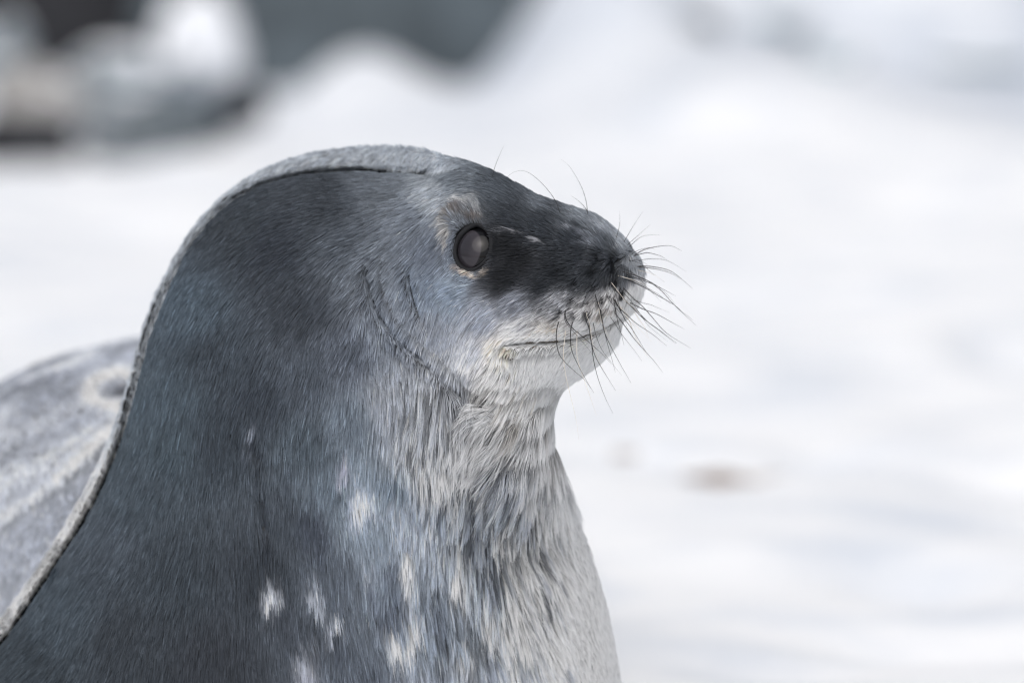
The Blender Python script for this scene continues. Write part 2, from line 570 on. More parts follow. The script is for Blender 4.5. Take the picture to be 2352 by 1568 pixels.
acc, num = np.zeros((len(ci), 3)), np.zeros(len(ci))
corners = [(a, b, c) for a in (0, 1) for b in (0, 1) for c in (0, 1)]
for p in corners:
    for ax in range(3):
        if p[ax] == 0:
            q = list(p)
            q[ax] = 1
            va = vol[ci[:, 0] + p[0], ci[:, 1] + p[1], ci[:, 2] + p[2]]
            vb = vol[ci[:, 0] + q[0], ci[:, 1] + q[1], ci[:, 2] + q[2]]
            cr_ = (va < 0) != (vb < 0)
            t = np.where(cr_, va / np.where(cr_, va - vb, 1), 0)
            pos = np.tile(np.array(p, float), (len(ci), 1))
            pos[:, ax] = t
            acc += pos * cr_[:, None]
            num += cr_
SV = (ci + acc / num[:, None]) * VX + np.array([xs[0], ys[0], zs[0]])
SF = []
for ax in range(3):
    o1, o2 = [(1, 2), (2, 0), (0, 1)][ax]
    sl0 = [slice(None)] * 3
    sl1 = [slice(None)] * 3
    sl0[ax], sl1[ax] = slice(0, -1), slice(1, None)
    a, b = neg[tuple(sl0)], neg[tuple(sl1)]
    for flip in (False, True):
        e = np.argwhere((a & ~b) if not flip else (~a & b))
        e = e[(e[:, o1] > 0) & (e[:, o2] > 0)]
        e = e[(e[:, o1] < cnt.shape[o1]) & (e[:, o2] < cnt.shape[o2])]
        quad = []
        for d1, d2 in ((-1, -1), (0, -1), (0, 0), (-1, 0)):
            k = e.copy()
            k[:, o1] += d1
            k[:, o2] += d2
            quad.append(idx[k[:, 0], k[:, 1], k[:, 2]])
        quad = np.stack(quad, -1)
        SF.append(quad[:, ::-1] if flip else quad)
SF = np.vstack(SF)
SF = SF[(SF >= 0).all(1)]

# refine the face and neck on the near side
tmp = bpy.data.meshes.new('tmp')
tmp.from_pydata(project(SV, 1).tolist(), [], SF.tolist())
bm = bmesh.new()
bm.from_mesh(tmp)
bpy.data.meshes.remove(tmp)
ed = [e for e in bm.edges if all(v.co.y < -.03 and v.co.x > -.12 and v.co.z > .42 for v in e.verts)]
bmesh.ops.subdivide_edges(bm, edges=ed, cuts=1, use_grid_fill=True)
bmesh.ops.triangulate(bm, faces=bm.faces[:])
skin_me = bpy.data.meshes.new('seal')
bm.to_mesh(skin_me)
bm.free()
co = np.empty(len(skin_me.vertices) * 3)
skin_me.vertices.foreach_get('co', co)
co = project(co.reshape(-1, 3), 2)
skin_me.vertices.foreach_set('co', co.ravel())
skin_me.update()
skin_me.polygons.foreach_set('use_smooth', [True] * len(skin_me.polygons))

# ------------------------------------------------------------------ seal: coat colour and lie of the hair
# (x, y, r, g, b) sampled coat tones, picture units / 8-bit
TONES = np.array([
    (500, 800, 64, 72, 84), (700, 700, 62, 67, 78), (650, 560, 54, 59, 71), (450, 700, 78, 90, 104), (560, 500, 60, 66, 76), (760, 460, 62, 67, 77),
    (400, 900, 74, 86, 99), (400, 1000, 70, 82, 94), (330, 1100, 72, 82, 94), (250, 1250, 72, 80, 92), (150, 1400, 70, 80, 92), (60, 1500, 60, 68, 78),
    (500, 1000, 60, 68, 80), (600, 1300, 58, 64, 75), (400, 1300, 62, 70, 81), (300, 1450, 60, 66, 76), (500, 1500, 58, 62, 72), (600, 900, 62, 69, 82),
    (700, 850, 78, 85, 98), (800, 800, 90, 96, 110), (800, 950, 104, 113, 126), (700, 1000, 80, 90, 102), (900, 900, 146, 150, 160), (980, 950, 160, 163, 170),
    (900, 750, 118, 124, 137), (850, 600, 106, 112, 123), (800, 560, 82, 88, 99), (1000, 750, 128, 132, 143), (1050, 850, 142, 145, 153), (1100, 800, 156, 158, 166), (1150, 880, 190, 189, 188),
    (1120, 720, 138, 142, 154), (1050, 660, 122, 131, 146), (980, 650, 108, 116, 131), (1000, 560, 98, 104, 118), (950, 500, 108, 114, 126), (1000, 450, 136, 141, 149),
    (900, 430, 96, 102, 112), (1200, 750, 176, 176, 180), (1340, 740, 186, 185, 187), (1280, 690, 146, 147, 153), (1250, 835, 214, 206, 196), (1350, 830, 196, 194, 192),
    (1420, 680, 200, 198, 198), (1445, 700, 214, 208, 204), (1200, 810, 214, 203, 190), (1190, 690, 128, 131, 142), (1400, 740, 210, 202, 195),
    (1200, 600, 36, 36, 41), (1160, 560, 36, 36, 41), (1280, 620, 40, 42, 48), (1170, 640, 34, 34, 40), (1250, 650, 44, 46, 53), (1330, 630, 64, 67, 74),
    (1250, 510, 58, 62, 71), (1180, 500, 56, 60, 69), (1150, 440, 80, 86, 96), (1080, 400, 104, 110, 119), (1000, 380, 116, 122, 130), (1320, 545, 64, 68, 77),
    (1390, 560, 84, 89, 98), (1400, 605, 42, 45, 52), (1440, 620, 84, 88, 95), (1460, 650, 190, 188, 188), (1320, 590, 58, 61, 68), (1370, 625, 54, 57, 64),
    (1000, 1050, 172, 175, 182), (1100, 1000, 190, 190, 193), (1200, 950, 200, 197, 193), (1250, 1000, 205, 203, 202), (1200, 1060, 172, 174, 180), (1150, 1150, 150, 156, 166),
    (850, 1100, 122, 132, 145), (850, 1200, 124, 133, 146), (750, 1100, 98, 108, 121), (750, 1300, 90, 97, 110), (950, 1200, 150, 156, 168), (1000, 1400, 128, 136, 149),
    (900, 1350, 116, 124, 138), (800, 1500, 98, 105, 118), (1100, 1300, 150, 156, 167), (1250, 1200, 180, 182, 187), (1290, 1300, 214, 214, 216), (1250, 1400, 190, 192, 197),
    (1360, 1450, 216, 217, 221), (1280, 1150, 212, 213, 215), (1340, 1300, 218, 219, 222), (1200, 1500, 168, 172, 180), (1050, 1530, 140, 146, 157), (700, 1450, 78, 84, 96),
    (1230, 806, 216, 202, 184), (1290, 800, 214, 201, 184), (1350, 786, 212, 200, 185), (1150, 800, 186, 180, 172), (1250, 470, 96, 101, 110), (1340, 498, 112, 117, 125), (1400, 530, 128, 132, 140), (1440, 568, 138, 142, 149), (1458, 600, 140, 143, 149), (1465, 625, 168, 168, 171), (1452, 655, 192, 190, 190), (1430, 640, 96, 98, 104),
    (1300, 1540, 190, 192, 196), (1400, 1560, 214, 215, 219), (650, 1180, 74, 81, 93)], float)
_m = TONES[:, 2:5].mean(1, keepdims=True)
_k = np.where((TONES[:, 4] > TONES[:, 2])[:, None], np.array([.95, .70, .76]), 1.15)
tone_lin = lin(_m + (TONES[:, 2:5] - _m) * _k)

# spots: x, y, rx, ry, tilt, r, g, b, strength
SPOTS = [
    (835, 1130, 26, 34, 15, 190, 193, 202, .9), (842, 1162, 10, 13, 0, 100, 110, 122, 1), (815, 1160, 14, 26, 20, 175, 178, 188, .8), (622, 1352, 17, 34, 8, 190, 193, 200, .95), (722, 1345, 19, 26, 0, 168, 172, 180, .9),
    (735, 1385, 10, 18, 0, 160, 164, 172, .8), (762, 1415, 12, 30, 22, 176, 180, 188, .9), (772, 1398, 12, 14, 0, 178, 182, 190, .7), (945, 1415, 20, 46, 18, 205, 208, 214, .95), (900, 1448, 22, 30, -25, 200, 203, 209, .9), (925, 1465, 22, 26, 0, 200, 203, 209, .8),
    (1125, 1108, 15, 34, 0, 226, 227, 229, .95), (1178, 1330, 24, 90, -8, 226, 227, 229, .95), (1195, 1400, 22, 46, -10, 224, 225, 228, .95), (1165, 1230, 16, 70, -4, 214, 215, 218, .7), (938, 1310, 15, 55, 4, 200, 201, 204, .9), (1050, 1310, 18, 50, 6, 204, 205, 208, .8),
    (1113, 1390, 13, 36, 3, 215, 216, 219, .9), (580, 985, 10, 24, 12, 140, 145, 156, .75), (575, 1000, 16, 16, 0, 120, 126, 138, .5), (700, 1520, 24, 46, 4, 166, 168, 176, .85), (685, 1490, 12, 20, 0, 150, 154, 162, .6), (1060, 1480, 24, 44, 4, 190, 192, 197, .8),
    (985, 1200, 16, 26, 0, 180, 183, 190, .6), (845, 1290, 16, 20, 0, 170, 175, 183, .8), (790, 1065, 15, 30, 6, 158, 158, 170, .8), (900, 1140, 14, 20, 0, 168, 171, 180, .5), (945, 1540, 40, 30, 0, 165, 168, 176, .6),
    (1235, 1470, 20, 46, 5, 212, 213, 216, .7), (1300, 1440, 22, 44, -14, 224, 224, 226, .7), (1310, 1320, 24, 60, -12, 226, 226, 228, .6),
    (712, 1190, 34, 46, 10, 66, 72, 85, .85), (740, 1230, 20, 40, 0, 68, 74, 87, .7), (590, 1035, 22, 30, 25, 44, 48, 58, .85), (612, 1180, 9, 70, 2, 40, 44, 54, .8), (920, 1092, 24, 26, 0, 98, 112, 126, .85), (905, 1365, 24, 34, 0, 92, 99, 112, .85),
    (880, 1400, 20, 30, 0, 86, 93, 106, .8), (855, 1340, 10, 46, 0, 88, 94, 106, .7), (900, 1290, 14, 36, 4, 100, 108, 122, .7), (780, 1470, 22, 40, 4, 74, 80, 92, .8), (850, 1530, 26, 34, 0, 78, 84, 96, .75), (1010, 1140, 22, 30, 10, 112, 122, 136, .7),
    (960, 1130, 12, 40, 6, 112, 122, 136, .6), (1000, 1380, 20, 46, 4, 110, 117, 130, .6), (1085, 1220, 14, 70, 0, 108, 114, 126, .7), (1120, 1290, 12, 60, 0, 104, 110, 122, .6), (1240, 1330, 12, 70, -10, 92, 96, 106, .75), (1255, 1290, 10, 60, -14, 96, 100, 110, .6),
    (1010, 1540, 22, 40, 0, 92, 98, 110, .7), (1120, 1490, 16, 60, 0, 110, 116, 128, .6), (1215, 1180, 12, 50, -6, 110, 115, 126, .6), (1290, 1530, 26, 26, -20, 104, 108, 116, .7), (650, 1400, 16, 40, 0, 52, 56, 66, .6), (1185, 1075, 30, 14, -20, 104, 112, 124, .75),
    (1140, 1065, 26, 14, -10, 120, 128, 140, .6), (660, 1080, 14, 40, 6, 66, 74, 86, .5), (1200, 1530, 14, 36, 0, 110, 115, 125, .5),
    # face
    (1066, 462, 24, 11, 15, 176, 175, 174, .65), (1098, 476, 14, 22, -30, 150, 150, 150, .5), (1048, 486, 26, 9, -20, 96, 88, 84, .8), (1085, 497, 26, 8, 8, 90, 82, 78, .75), (1028, 512, 10, 20, 25, 172, 167, 159, .65), (1027, 545, 7, 18, 15, 164, 157, 147, .6),
    (1078, 628, 24, 6, 12, 178, 164, 150, .8), (1118, 622, 12, 8, -40, 160, 150, 140, .7), (1052, 614, 14, 5, 25, 150, 140, 132, .7), (1018, 470, 16, 10, -20, 150, 154, 160, .6), (1150, 532, 16, 4, 5, 120, 122, 128, .7), (1185, 533, 20, 4, 12, 150, 150, 154, .75),
    (1238, 550, 16, 5, 35, 160, 160, 164, .75), (1310, 528, 18, 6, 20, 130, 133, 140, .6), (1350, 545, 26, 6, 18, 120, 124, 132, .5), (1160, 792, 22, 8, 0, 206, 190, 170, .8), (1172, 803, 20, 6, 20, 120, 102, 90, .4), (1290, 775, 60, 6, -3, 214, 204, 192, .7), (1080, 830, 30, 14, 10, 190, 189, 190, .5),
    (1412, 612, 10, 20, 20, 12, 12, 15, 1.0), (1380, 588, 15, 8, -20, 14, 14, 17, .95), (1366, 618, 15, 8, -25, 16, 16, 19, .9), (1404, 640, 10, 7, -20, 14, 14, 17, .9), (1396, 600, 6, 13, 15, 92, 95, 102, .8), (1428, 612, 6, 16, 10, 120, 122, 127, .7), (1345, 600, 16, 6, -15, 70, 73, 80, .6), (1360, 565, 26, 6, 15, 112, 116, 124, .6),
] + [(a, b, 11, 7, -30, 20, 20, 24, 1.0) for a, b in PITS]

def coat(px, py):
    """coat colour (linear) at picture positions"""
    n = len(px)
    out = np.empty((n, 3))
    for s in range(0, n, 20000):
        a, b = px[s:s + 20000, None], py[s:s + 20000, None]
        d2 = (a - TONES[:, 0]) ** 2 + (b - TONES[:, 1]) ** 2 + 60
        w = d2 ** -1.8
        w /= w.sum(1, keepdims=True)
        out[s:s + 20000] = w @ np.sqrt(tone_lin)
    out = out ** 2
    # ragged spot edges
    jx = 8 * (vnoise(px, py, 31, 11.0) - .5) + 14 * (vnoise(px, py, 33, 26.0) - .5)
    jy = 44 * (vnoise(px, py * .25, 32, 5.0) - .5) + 26 * (vnoise(px, py, 34, 26.0) - .5)
    for x, y, rx, ry, an, r, g, b, st in SPOTS:
        big = 1.0 if ry > 14 else .3
        m = (np.abs(px - x) < 3 * max(rx, ry) + 20) & (np.abs(py - y) < 3 * max(rx, ry) + 20)
        if not m.any():
            continue
        dx, dy = px[m] + jx[m] * big - x, py[m] + jy[m] * big - y
        c, s = math.cos(R(an)), math.sin(R(an))
        q = ((dx * c + dy * s) / rx) ** 2 + ((-dx * s + dy * c) / ry) ** 2
        w = (st * (.85 if ry > 14 else 1.0) * np.exp(-q ** 1.15))[:, None]
        out[m] = out[m] * (1 - w) + lin((r, g, b)) * w
    return out

FLOW = np.array([
    (900, 358, -1, .25), (1000, 375, -.95, .1), (800, 360, -1, .3), (700, 378, -.9, .45), (560, 430, -.75, .7), (460, 520, -.5, .85), (390, 620, -.2, 1), (340, 740, .2, 1), (312, 850, .55, .85),
    (270, 980, .7, .7), (200, 1130, .8, .6), (110, 1290, .85, .5), (0, 1440, .85, .5),
    (900, 425, -1, .12), (800, 430, -1, .25), (700, 450, -.95, .4), (600, 500, -.85, .55), (520, 560, -.75, .7), (450, 660, -.55, .85), (400, 780, -.4, .95), (370, 900, -.25, 1), (330, 1050, -.3, 1), (270, 1180, -.45, .9), (180, 1330, -.6, .8), (60, 1480, -.7, .7),
    (700, 560, -.8, .65), (800, 520, -.9, .45), (600, 680, -.6, .8), (700, 700, -.55, .85), (800, 640, -.65, .8), (550, 850, -.25, 1), (700, 850, -.18, 1), (800, 780, -.3, 1), (500, 1050, -.08, 1), (650, 1050, -.05, 1), (400, 1250, -.1, 1),
    (550, 1300, .02, 1), (300, 1400, -.3, .95), (450, 1500, -.05, 1), (650, 1500, .12, 1), (700, 1250, .05, 1), (800, 1000, -.05, 1),
    (950, 470, -.98, .2), (900, 540, -.85, .5), (870, 640, -.55, .85), (860, 760, -.05, 1), (900, 850, .12, 1), (960, 560, -.7, .7), (1000, 470, -.85, .35), (1030, 450, -.8, -.1),
    (1010, 560, -.6, .8), (1010, 620, -.75, .65), (960, 660, -.35, .95), (1060, 650, -.95, .2), (1110, 660, -.95, .12), (1000, 720, -.35, .95), (1080, 720, -.65, .75), (1050, 800, -.35, .95), (1130, 760, -.6, .8), (980, 830, .1, 1), (1050, 900, .15, 1),
    (1160, 690, -.85, .5), (1230, 700, -.9, .4), (1200, 760, -.92, .35), (1290, 740, -.92, .35), (1300, 680, -.85, .5), (1350, 670, -.75, .65), (1380, 720, -.7, .7), (1430, 700, -.5, .85), (1430, 650, -.5, .85), (1340, 770, -.95, .1),
    (1180, 830, -.35, .95), (1250, 830, -.2, 1), (1330, 830, -.45, .9), (1280, 870, -.45, .9), (1120, 860, -.5, .85), (1100, 930, -.4, .9), (1180, 930, -.6, .75), (1240, 930, -.6, .8), (1180, 1000, -.75, .65), (1245, 990, -.6, .75),
    (1200, 1060, -.25, 1), (1150, 1150, -.1, 1), (1240, 1060, .35, .9), (1260, 1130, .5, .85), (1210, 1200, .12, 1), (1290, 1240, .55, .8), (1250, 1350, .35, .95), (1320, 1380, .6, .8), (1280, 1500, .5, .85), (1370, 1500, .5, .85), (1200, 1500, .2, 1), (1330, 1270, .6, .8),
    (1000, 1000, -.1, 1), (900, 1000, .02, 1), (1050, 1150, -.05, 1), (950, 1250, .03, 1), (1100, 1350, .08, 1), (900, 1450, .12, 1), (1050, 1500, .12, 1), (780, 1400, .1, 1), (800, 1200, .06, 1),
    (1150, 450, -.75, -.45), (1220, 490, -.7, -.5), (1300, 520, -.65, -.5), (1100, 420, -.85, -.2), (1380, 550, -.6, -.6), (1420, 570, -.5, -.6), (1060, 480, -.6, -.7), (1100, 490, -.3, -.8), (1150, 520, -.8, -.2),
    (1180, 570, -.9, .2), (1250, 570, -.9, .1), (1180, 630, -.9, .3), (1260, 630, -.9, .35), (1330, 590, -.9, .3), (1390, 600, -.5, .3), (1400, 630, -.5, .8), (1450, 600, -.3, .7), (1460, 640, -.3, .9)], float)

def flow(px, py):
    n = len(px)
    out = np.empty((n, 2))
    v = FLOW[:, 2:] / np.linalg.norm(FLOW[:, 2:], axis=1, keepdims=True)
    for s in range(0, n, 20000):
        a, b = px[s:s + 20000, None], py[s:s + 20000, None]
        d2 = (a - FLOW[:, 0]) ** 2 + (b - FLOW[:, 1]) ** 2 + 150
        w = d2 ** -2.0
        out[s:s + 20000] = (w / w.sum(1, keepdims=True)) @ v
    return out / (np.linalg.norm(out, axis=1, keepdims=True) + 1e-6)

def body_coat(P):
    x, y, z = P[:, 0], P[:, 1], P[:, 2]
    n = .5 * vnoise(x + z, y, 41, .16) + .35 * vnoise(x - z, y, 42, .06) + .25 * vnoise(x, y + z, 43, .35)
    t = sstep(.42, .72, n)[:, None]
    c = lin((138, 142, 150)) * (1 - t) + lin((166, 169, 174)) * t
    px, py = proj(P)
    st = .5 * vnoise(px * .30 - py * .22, px * .6 + py * .8, 45, 11.0) + .5 * vnoise(px * .30 - py * .22, px * .6 + py * .8, 46, 5.0)
    c = c * (.72 + .56 * st)[:, None]
    # pale skin rolls running up to the neck, the folds' shade between them painted darker
    for (x0, y0, x1, y1, wd, tone, k_) in ((-40, 1200, 285, 965, 15, 196, .45), (-40, 1110, 285, 955, 30, 190, .40), (-40, 1235, 270, 1000, 9, 100, .45), (-60, 1010, 180, 930, 26, 190, .3)):
        d = seg_dist(np.array([(x0, y0), ((x0 + x1) / 2, (y0 + y1) / 2 + 14), (x1, y1)], float), px, py, False)
        w = (k_ * np.exp(-(d / wd) ** 2))[:, None]
        c = c * (1 - w) + lin((tone, tone + 2, tone + 5)) * w
    # raised oval fold: pale rim round a hollow whose shade is painted dark
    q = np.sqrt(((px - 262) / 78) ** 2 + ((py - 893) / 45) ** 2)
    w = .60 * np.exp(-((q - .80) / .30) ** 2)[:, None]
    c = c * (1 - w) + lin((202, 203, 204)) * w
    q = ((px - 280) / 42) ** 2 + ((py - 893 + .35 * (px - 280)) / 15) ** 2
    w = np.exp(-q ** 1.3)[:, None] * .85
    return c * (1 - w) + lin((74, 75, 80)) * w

# ------------------------------------------------------------------ seal: objects
def fur_colors(P, part):
    """coat colour for points on any part of the seal"""
    ax, ay = plane_px(P[:, 0], P[:, 2], 0)
    yc = np.where(part == 1, look(ycB, ax, ay, X0, Y0, GS), look(ycA, ax, ay, X0, Y0, GS))
    M = P.copy()
    M[:, 1] = np.where(part == 2, P[:, 1], yc - np.abs(P[:, 1] - yc))
    px, py = proj(M)
    c = coat(px, py)
    r = part == 1
    if r.any():
        t = sstep(1000, 1120, px[r])[:, None]
        lo = sstep(900, 1200, py[r])[:, None]
        rc = lin((146, 151, 157)) * (1 - lo) + lin((172, 174, 177)) * lo
        c[r] = rc * (1 - t) + c[r] * t
    c[part == 2] = body_coat(P[part == 2])
    return c, px, py

skin_mat, nt, bs = new_mat('seal_skin')
at = nt.nodes.new('ShaderNodeAttribute')
at.attribute_name = 'coat'
nt.links.new(at.outputs['Color'], bs.inputs['Base Color'])
bs.inputs['Roughness'].default_value = .6
bs.inputs['Specular IOR Level'].default_value = .25

_, part_v = F(co, True)
cv, vpx, vpy = fur_colors(co, part_v)
attr = skin_me.attributes.new('coat', 'FLOAT_COLOR', 'POINT')
ve = np.sqrt((((vpx - 1087) * ca + (vpy - 568) * sa) / 50) ** 2 + ((-(vpx - 1087) * sa + (vpy - 568) * ca) / 60) ** 2)
cv = np.where(((ve < 1.0) & (part_v == 0))[:, None], np.array([.05, .052, .06]), cv)
cv = np.where((part_v == 1)[:, None] & (vpx < 960)[:, None], np.array([.018, .019, .021]), cv)  # ridge skin near black: the fold's shade put into its colour
skin_col = np.concatenate([np.clip(cv * .25 + .003, 0, 1), np.ones((len(co), 1))], 1)
attr.data.foreach_set('color', skin_col.ravel().astype(np.float32))
skin_me.materials.append(skin_mat)
seal = bpy.data.objects.new('seal', skin_me)
COL.objects.link(seal)
tag(seal, 'grey spotted seal with raised neck and dark muzzle, lying on snow', 'seal')

# hair roots: more where the camera side can see them
me = skin_me
me.calc_loop_triangles()
tri = np.empty(len(me.loop_triangles) * 3, np.int32)
me.loop_triangles.foreach_get('vertices', tri)
tri = tri.reshape(-1, 3)
A, B, C = co[tri[:, 0]], co[tri[:, 1]], co[tri[:, 2]]
nrm = np.cross(B - A, C - A)
area = np.linalg.norm(nrm, axis=1) * .5
nrm /= (2 * area[:, None] + 1e-12)
cen = (A + B + C) / 3
view = CAM - cen
view /= np.linalg.norm(view, axis=1, keepdims=True)
facing = (nrm * view).sum(1)
_, part_t = F(cen, True)
tpx, tpy = proj(cen)
dens = np.where(facing > -.35, 1.0, .10)
dens *= np.where(part_t == 2, np.where((tpx < 420) & (facing > -.2), .40, .04), 1.0)
dens *= np.where((tpx > -120) & (tpy < 1660), 1.0, .12)
dens *= np.where((tpx > 980) & (tpy < 1000), 1.8, 1.0)
dens *= np.where(cen[:, 2] < -.01, 0, 1)
NH = 720000
wgt = area * dens
pick = rng.choice(len(tri), NH, p=wgt / wgt.sum())
r1, r2 = np.sqrt(rng.random(NH)), rng.random(NH)
P = (1 - r1)[:, None] * A[pick] + (r1 * (1 - r2))[:, None] * B[pick] + (r1 * r2)[:, None] * C[pick]
P = project(P, 2)
part = part_t[pick]
Nn = grad(P, .002)
Nn /= np.linalg.norm(Nn, axis=1, keepdims=True) + 1e-9
colr, px, py = fur_colors(P, part)
ee = np.sqrt((((px - 1087) * ca + (py - 568) * sa) / 46) ** 2 + ((-(px - 1087) * sa + (py - 568) * ca) / 56) ** 2)
keep = ~((ee < 1.0) & (part != 2))
mp_ = smooth_poly(MOUTH[1:], 5)
md = seg_dist(mp_, px, py, False)
keep &= ~((md < 3.4 * sstep(1345, 1230, px)) & (part == 0))
for a, b in PITS:
    keep &= ~((np.hypot((px - a) * .85 - (py - b) * .5, ((px - a) * .5 + (py - b) * .85) * 1.6) < 6.5) & (part == 0))
keep &= ~((np.hypot(((px - 1380) + .9 * (py - 588)) / 9, (py - 588) / 5) < 1) & (part == 0))
for line in CREASES:
    keep &= ~((seg_dist(smooth_poly(line, 4), px, py, False) < 3.2) & (part == 0))
keep &= ~((np.hypot(((px - 1414) + .45 * (py - 609)) / 6.5, (py - 609) / 17) < 1) & (part == 0))
rda = look(dA, *plane_px(P[:, 0], P[:, 2], P[:, 1]), X0, Y0, GS)
keep &= ~((part == 1) & (rda > (-9 - 8 * sstep(800, 1250, py)) * sstep(1010, 860, px)))
keep &= ~((part == 0) & (rng.random(len(px)) < .40 * np.clip(region(px, py, 1130, 1020, 170, 120) + region(px, py, 1170, 1300, 130, 280), 0, 1)))
md = md[keep]
P, Nn, colr, px, py, part, sparse = P[keep], Nn[keep], colr[keep], px[keep], py[keep], part[keep], dens[pick][keep]
ee = ee[keep]
NH = len(P)

def tangent(P, N, px, py, part):
    f = flow(px, py)
    t = np.stack([f[:, 0], np.zeros(len(f)), -f[:, 1]], -1)
    bd = np.tile(np.array([.55, -.3, -.75]), (len(f), 1))
    t = np.where((part == 2)[:, None], bd, t)
    # the ridge: hair leans round towards the near side
    t = np.where((part == 1)[:, None], t + np.array([0, -.35, 0]), t)
    t = t - (t * N).sum(1, keepdims=True) * N
    return t / (np.linalg.norm(t, axis=1, keepdims=True) + 1e-6)

T = tangent(P, Nn, px, py, part)
Bn = np.cross(Nn, T)

wet = np.clip(region(px, py, 1130, 1020, 190, 150) + .95 * region(px, py, 1170, 1300, 190, 300) + .55 * region(px, py, 980, 950, 130, 160) + .5 * region(px, py, 900, 1450, 260, 180)
              + .22 * region(px, py, 1280, 720, 130, 90) + .5 * region(px, py, 1000, 500, 110, 90) + .35 * region(px, py, 850, 700, 120, 160), 0, 1)
wet = np.clip(wet * (part == 0) + .3 * (part == 2) + .25 * (part == 1), .12, 1)
face = (region(px, py, 1280, 590, 200, 90) + region(px, py, 1200, 470, 170, 60)).clip(0, 1)
length = .016 + .026 * wet * (px < 1300) * (py > 880) - .0065 * face - .003 * region(px, py, 1320, 700, 150, 90)
length = np.where(part == 1, .0090, length)
cd = np.minimum.reduce([seg_dist(smooth_poly(l_, 3), px, py, False) for l_ in CREASES])
length = np.where((cd < 24) & (part == 0), length * (.45 + .55 * cd / 24), length)
length = np.where((md < 26) & (part == 0), length * (.40 + .60 * md / 26), length)
length = np.where(part == 0, length * (1 - .35 * region(px, py, 1340, 690, 110, 70)), length)
length = np.where((ee < 1.5) & (part == 0), np.minimum(length, .006), length)
length = np.where(part == 2, .018, length)
lift = .12 + .20 * face + .07 * wet
lift = np.where(part == 1, .26, lift)
lift = np.where(part == 2, .2, lift)

# clumps: wet locks with a common tip, and fine strands everywhere
# measured in a space squeezed along the (mostly downward) lie of the neck hair, so that strands come out long and narrow
zt = np.linspace(-.2, 1.0, 400)
zq = np.cumsum(.20 + .80 * sstep(.46, .58, zt)) * (zt[1] - zt[0])
Pw = P.copy()
left = sstep(820, 640, px)
z_all = np.interp(P[:, 2], zt, zq)
Pw[:, 2] = z_all

def cluster(frac):
    n = int(NH * frac)
    sel = rng.choice(NH, n, replace=False)
    kd = KDTree(n)
    for i, k in enumerate(sel):
        kd.insert(Pw[k], i)
    kd.balance()
    c = np.fromiter((kd.find(p)[1] for p in Pw), np.int64, NH)
    return n, c, sel[c]

NC, cid, ck = cluster(.060)
NF, fid, fk = cluster(.26)
big = .16 * (vnoise(px * .6, py * .25, 55, 9.0) - .5) + .22 * (vnoise(px, py, 56, 60.0) - .5)
ang = rng.normal(0, .065, NC)[cid] * (.25 + wet) + rng.normal(0, .03, NF)[fid] + rng.normal(0, .025, NH) + big
ang = np.where(part == 1, ang * 1.3, ang)
Tn = T * np.cos(ang)[:, None] + Bn * np.sin(ang)[:, None]
Lh = length * rng.uniform(.8, 1.2, NC)[cid] * rng.uniform(.85, 1.15, NF)[fid] * rng.uniform(.85, 1.1, NH)
lf = lift * rng.uniform(.6, 1.5, NC)[cid] * rng.uniform(.6, 1.4, NF)[fid] * rng.uniform(.85, 1.15, NH)
SS = np.array([0, .22, .5, .78, 1.0])
K = len(SS)
pts = np.empty((NH, K, 3))
for i, s in enumerate(SS):
    pts[:, i] = P + Tn * (Lh * s)[:, None] + Nn * (.0003 + Lh * lf * (s - .55 * s * s))[:, None]
def gather(center, strength, along):
    """draw strands onto the line of their leader (sideways), and partly onto its tip"""
    off = P[center] - P
    al = (off * Tn).sum(1, keepdims=True) * Tn
    off = off - al + along * al
    d = np.linalg.norm(off, axis=1)
    off *= (np.minimum(d, .008) / (d + 1e-9))[:, None]
    for i, s in enumerate(SS):
        pts[:, i] += off * (strength * min(1.0, 1.25 * s) ** .9)[:, None]
gather(fk, np.where(part == 1, .15, .70), .1)
gather(ck, np.where(part == 1, .0, np.clip(wet * 1.2 - .15, 0, .97)), .25)
rad0 = np.where(part == 2, .0007, np.where(part == 1, .00022, .00028)) * rng.uniform(.75, 1.25, NH) / np.clip(sparse, .12, 1) ** .5
taper = np.array([1.0, 1.05, .95, .65, .12])
rad = rad0[:, None] * taper
val = np.exp(np.where(part == 2, .45, 1) * (rng.normal(0, .10, NC)[cid] * (.4 + .8 * wet) + rng.normal(0, .13, NF)[fid] + rng.normal(0, .13, NH) + .2 * (vnoise(px, py * .45, 57, 14.0) - .5)))
val *= np.where((rng.random(NC) < .30)[cid] & (part == 0), 1 - .68 * np.clip(np.clip(wet * 1.3 - .3, 0, 1) * (py > 840) + .75 * region(px, py, 1290, 715, 150, 75), 0, 1), 1)
pale = rng.random(NH) < .035
val = np.where(pale, val * 2.0, val)
GAIN = 1.30
lum = colr.mean(1, keepdims=True)
hc_col = np.clip(colr * val[:, None] * (GAIN + .62 * sstep(.03, .22, lum) + 1.0 * sstep(.25, .60, lum) - .55 * sstep(.035, .012, lum)), .003, .92)
# wet hair: dark root, pale tip; also paints shade between the locks
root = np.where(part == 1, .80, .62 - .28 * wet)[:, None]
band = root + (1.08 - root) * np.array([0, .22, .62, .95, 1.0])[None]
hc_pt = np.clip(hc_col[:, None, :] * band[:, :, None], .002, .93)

hair = bpy.data.hair_curves.new('fur')
hair.add_curves([K] * NH)
hair.attributes['position'].data.foreach_set('vector', pts.reshape(-1).astype(np.float32))
ra = hair.attributes.get('radius') or hair.attributes.new('radius', 'FLOAT', 'POINT')
ra.data.foreach_set('value', rad.reshape(-1).astype(np.float32))
ha = hair.attributes.new('coat', 'FLOAT_COLOR', 'POINT')
ha.data.foreach_set('color', np.concatenate([hc_pt.reshape(-1, 3), np.ones((NH * K, 1))], 1).ravel().astype(np.float32))

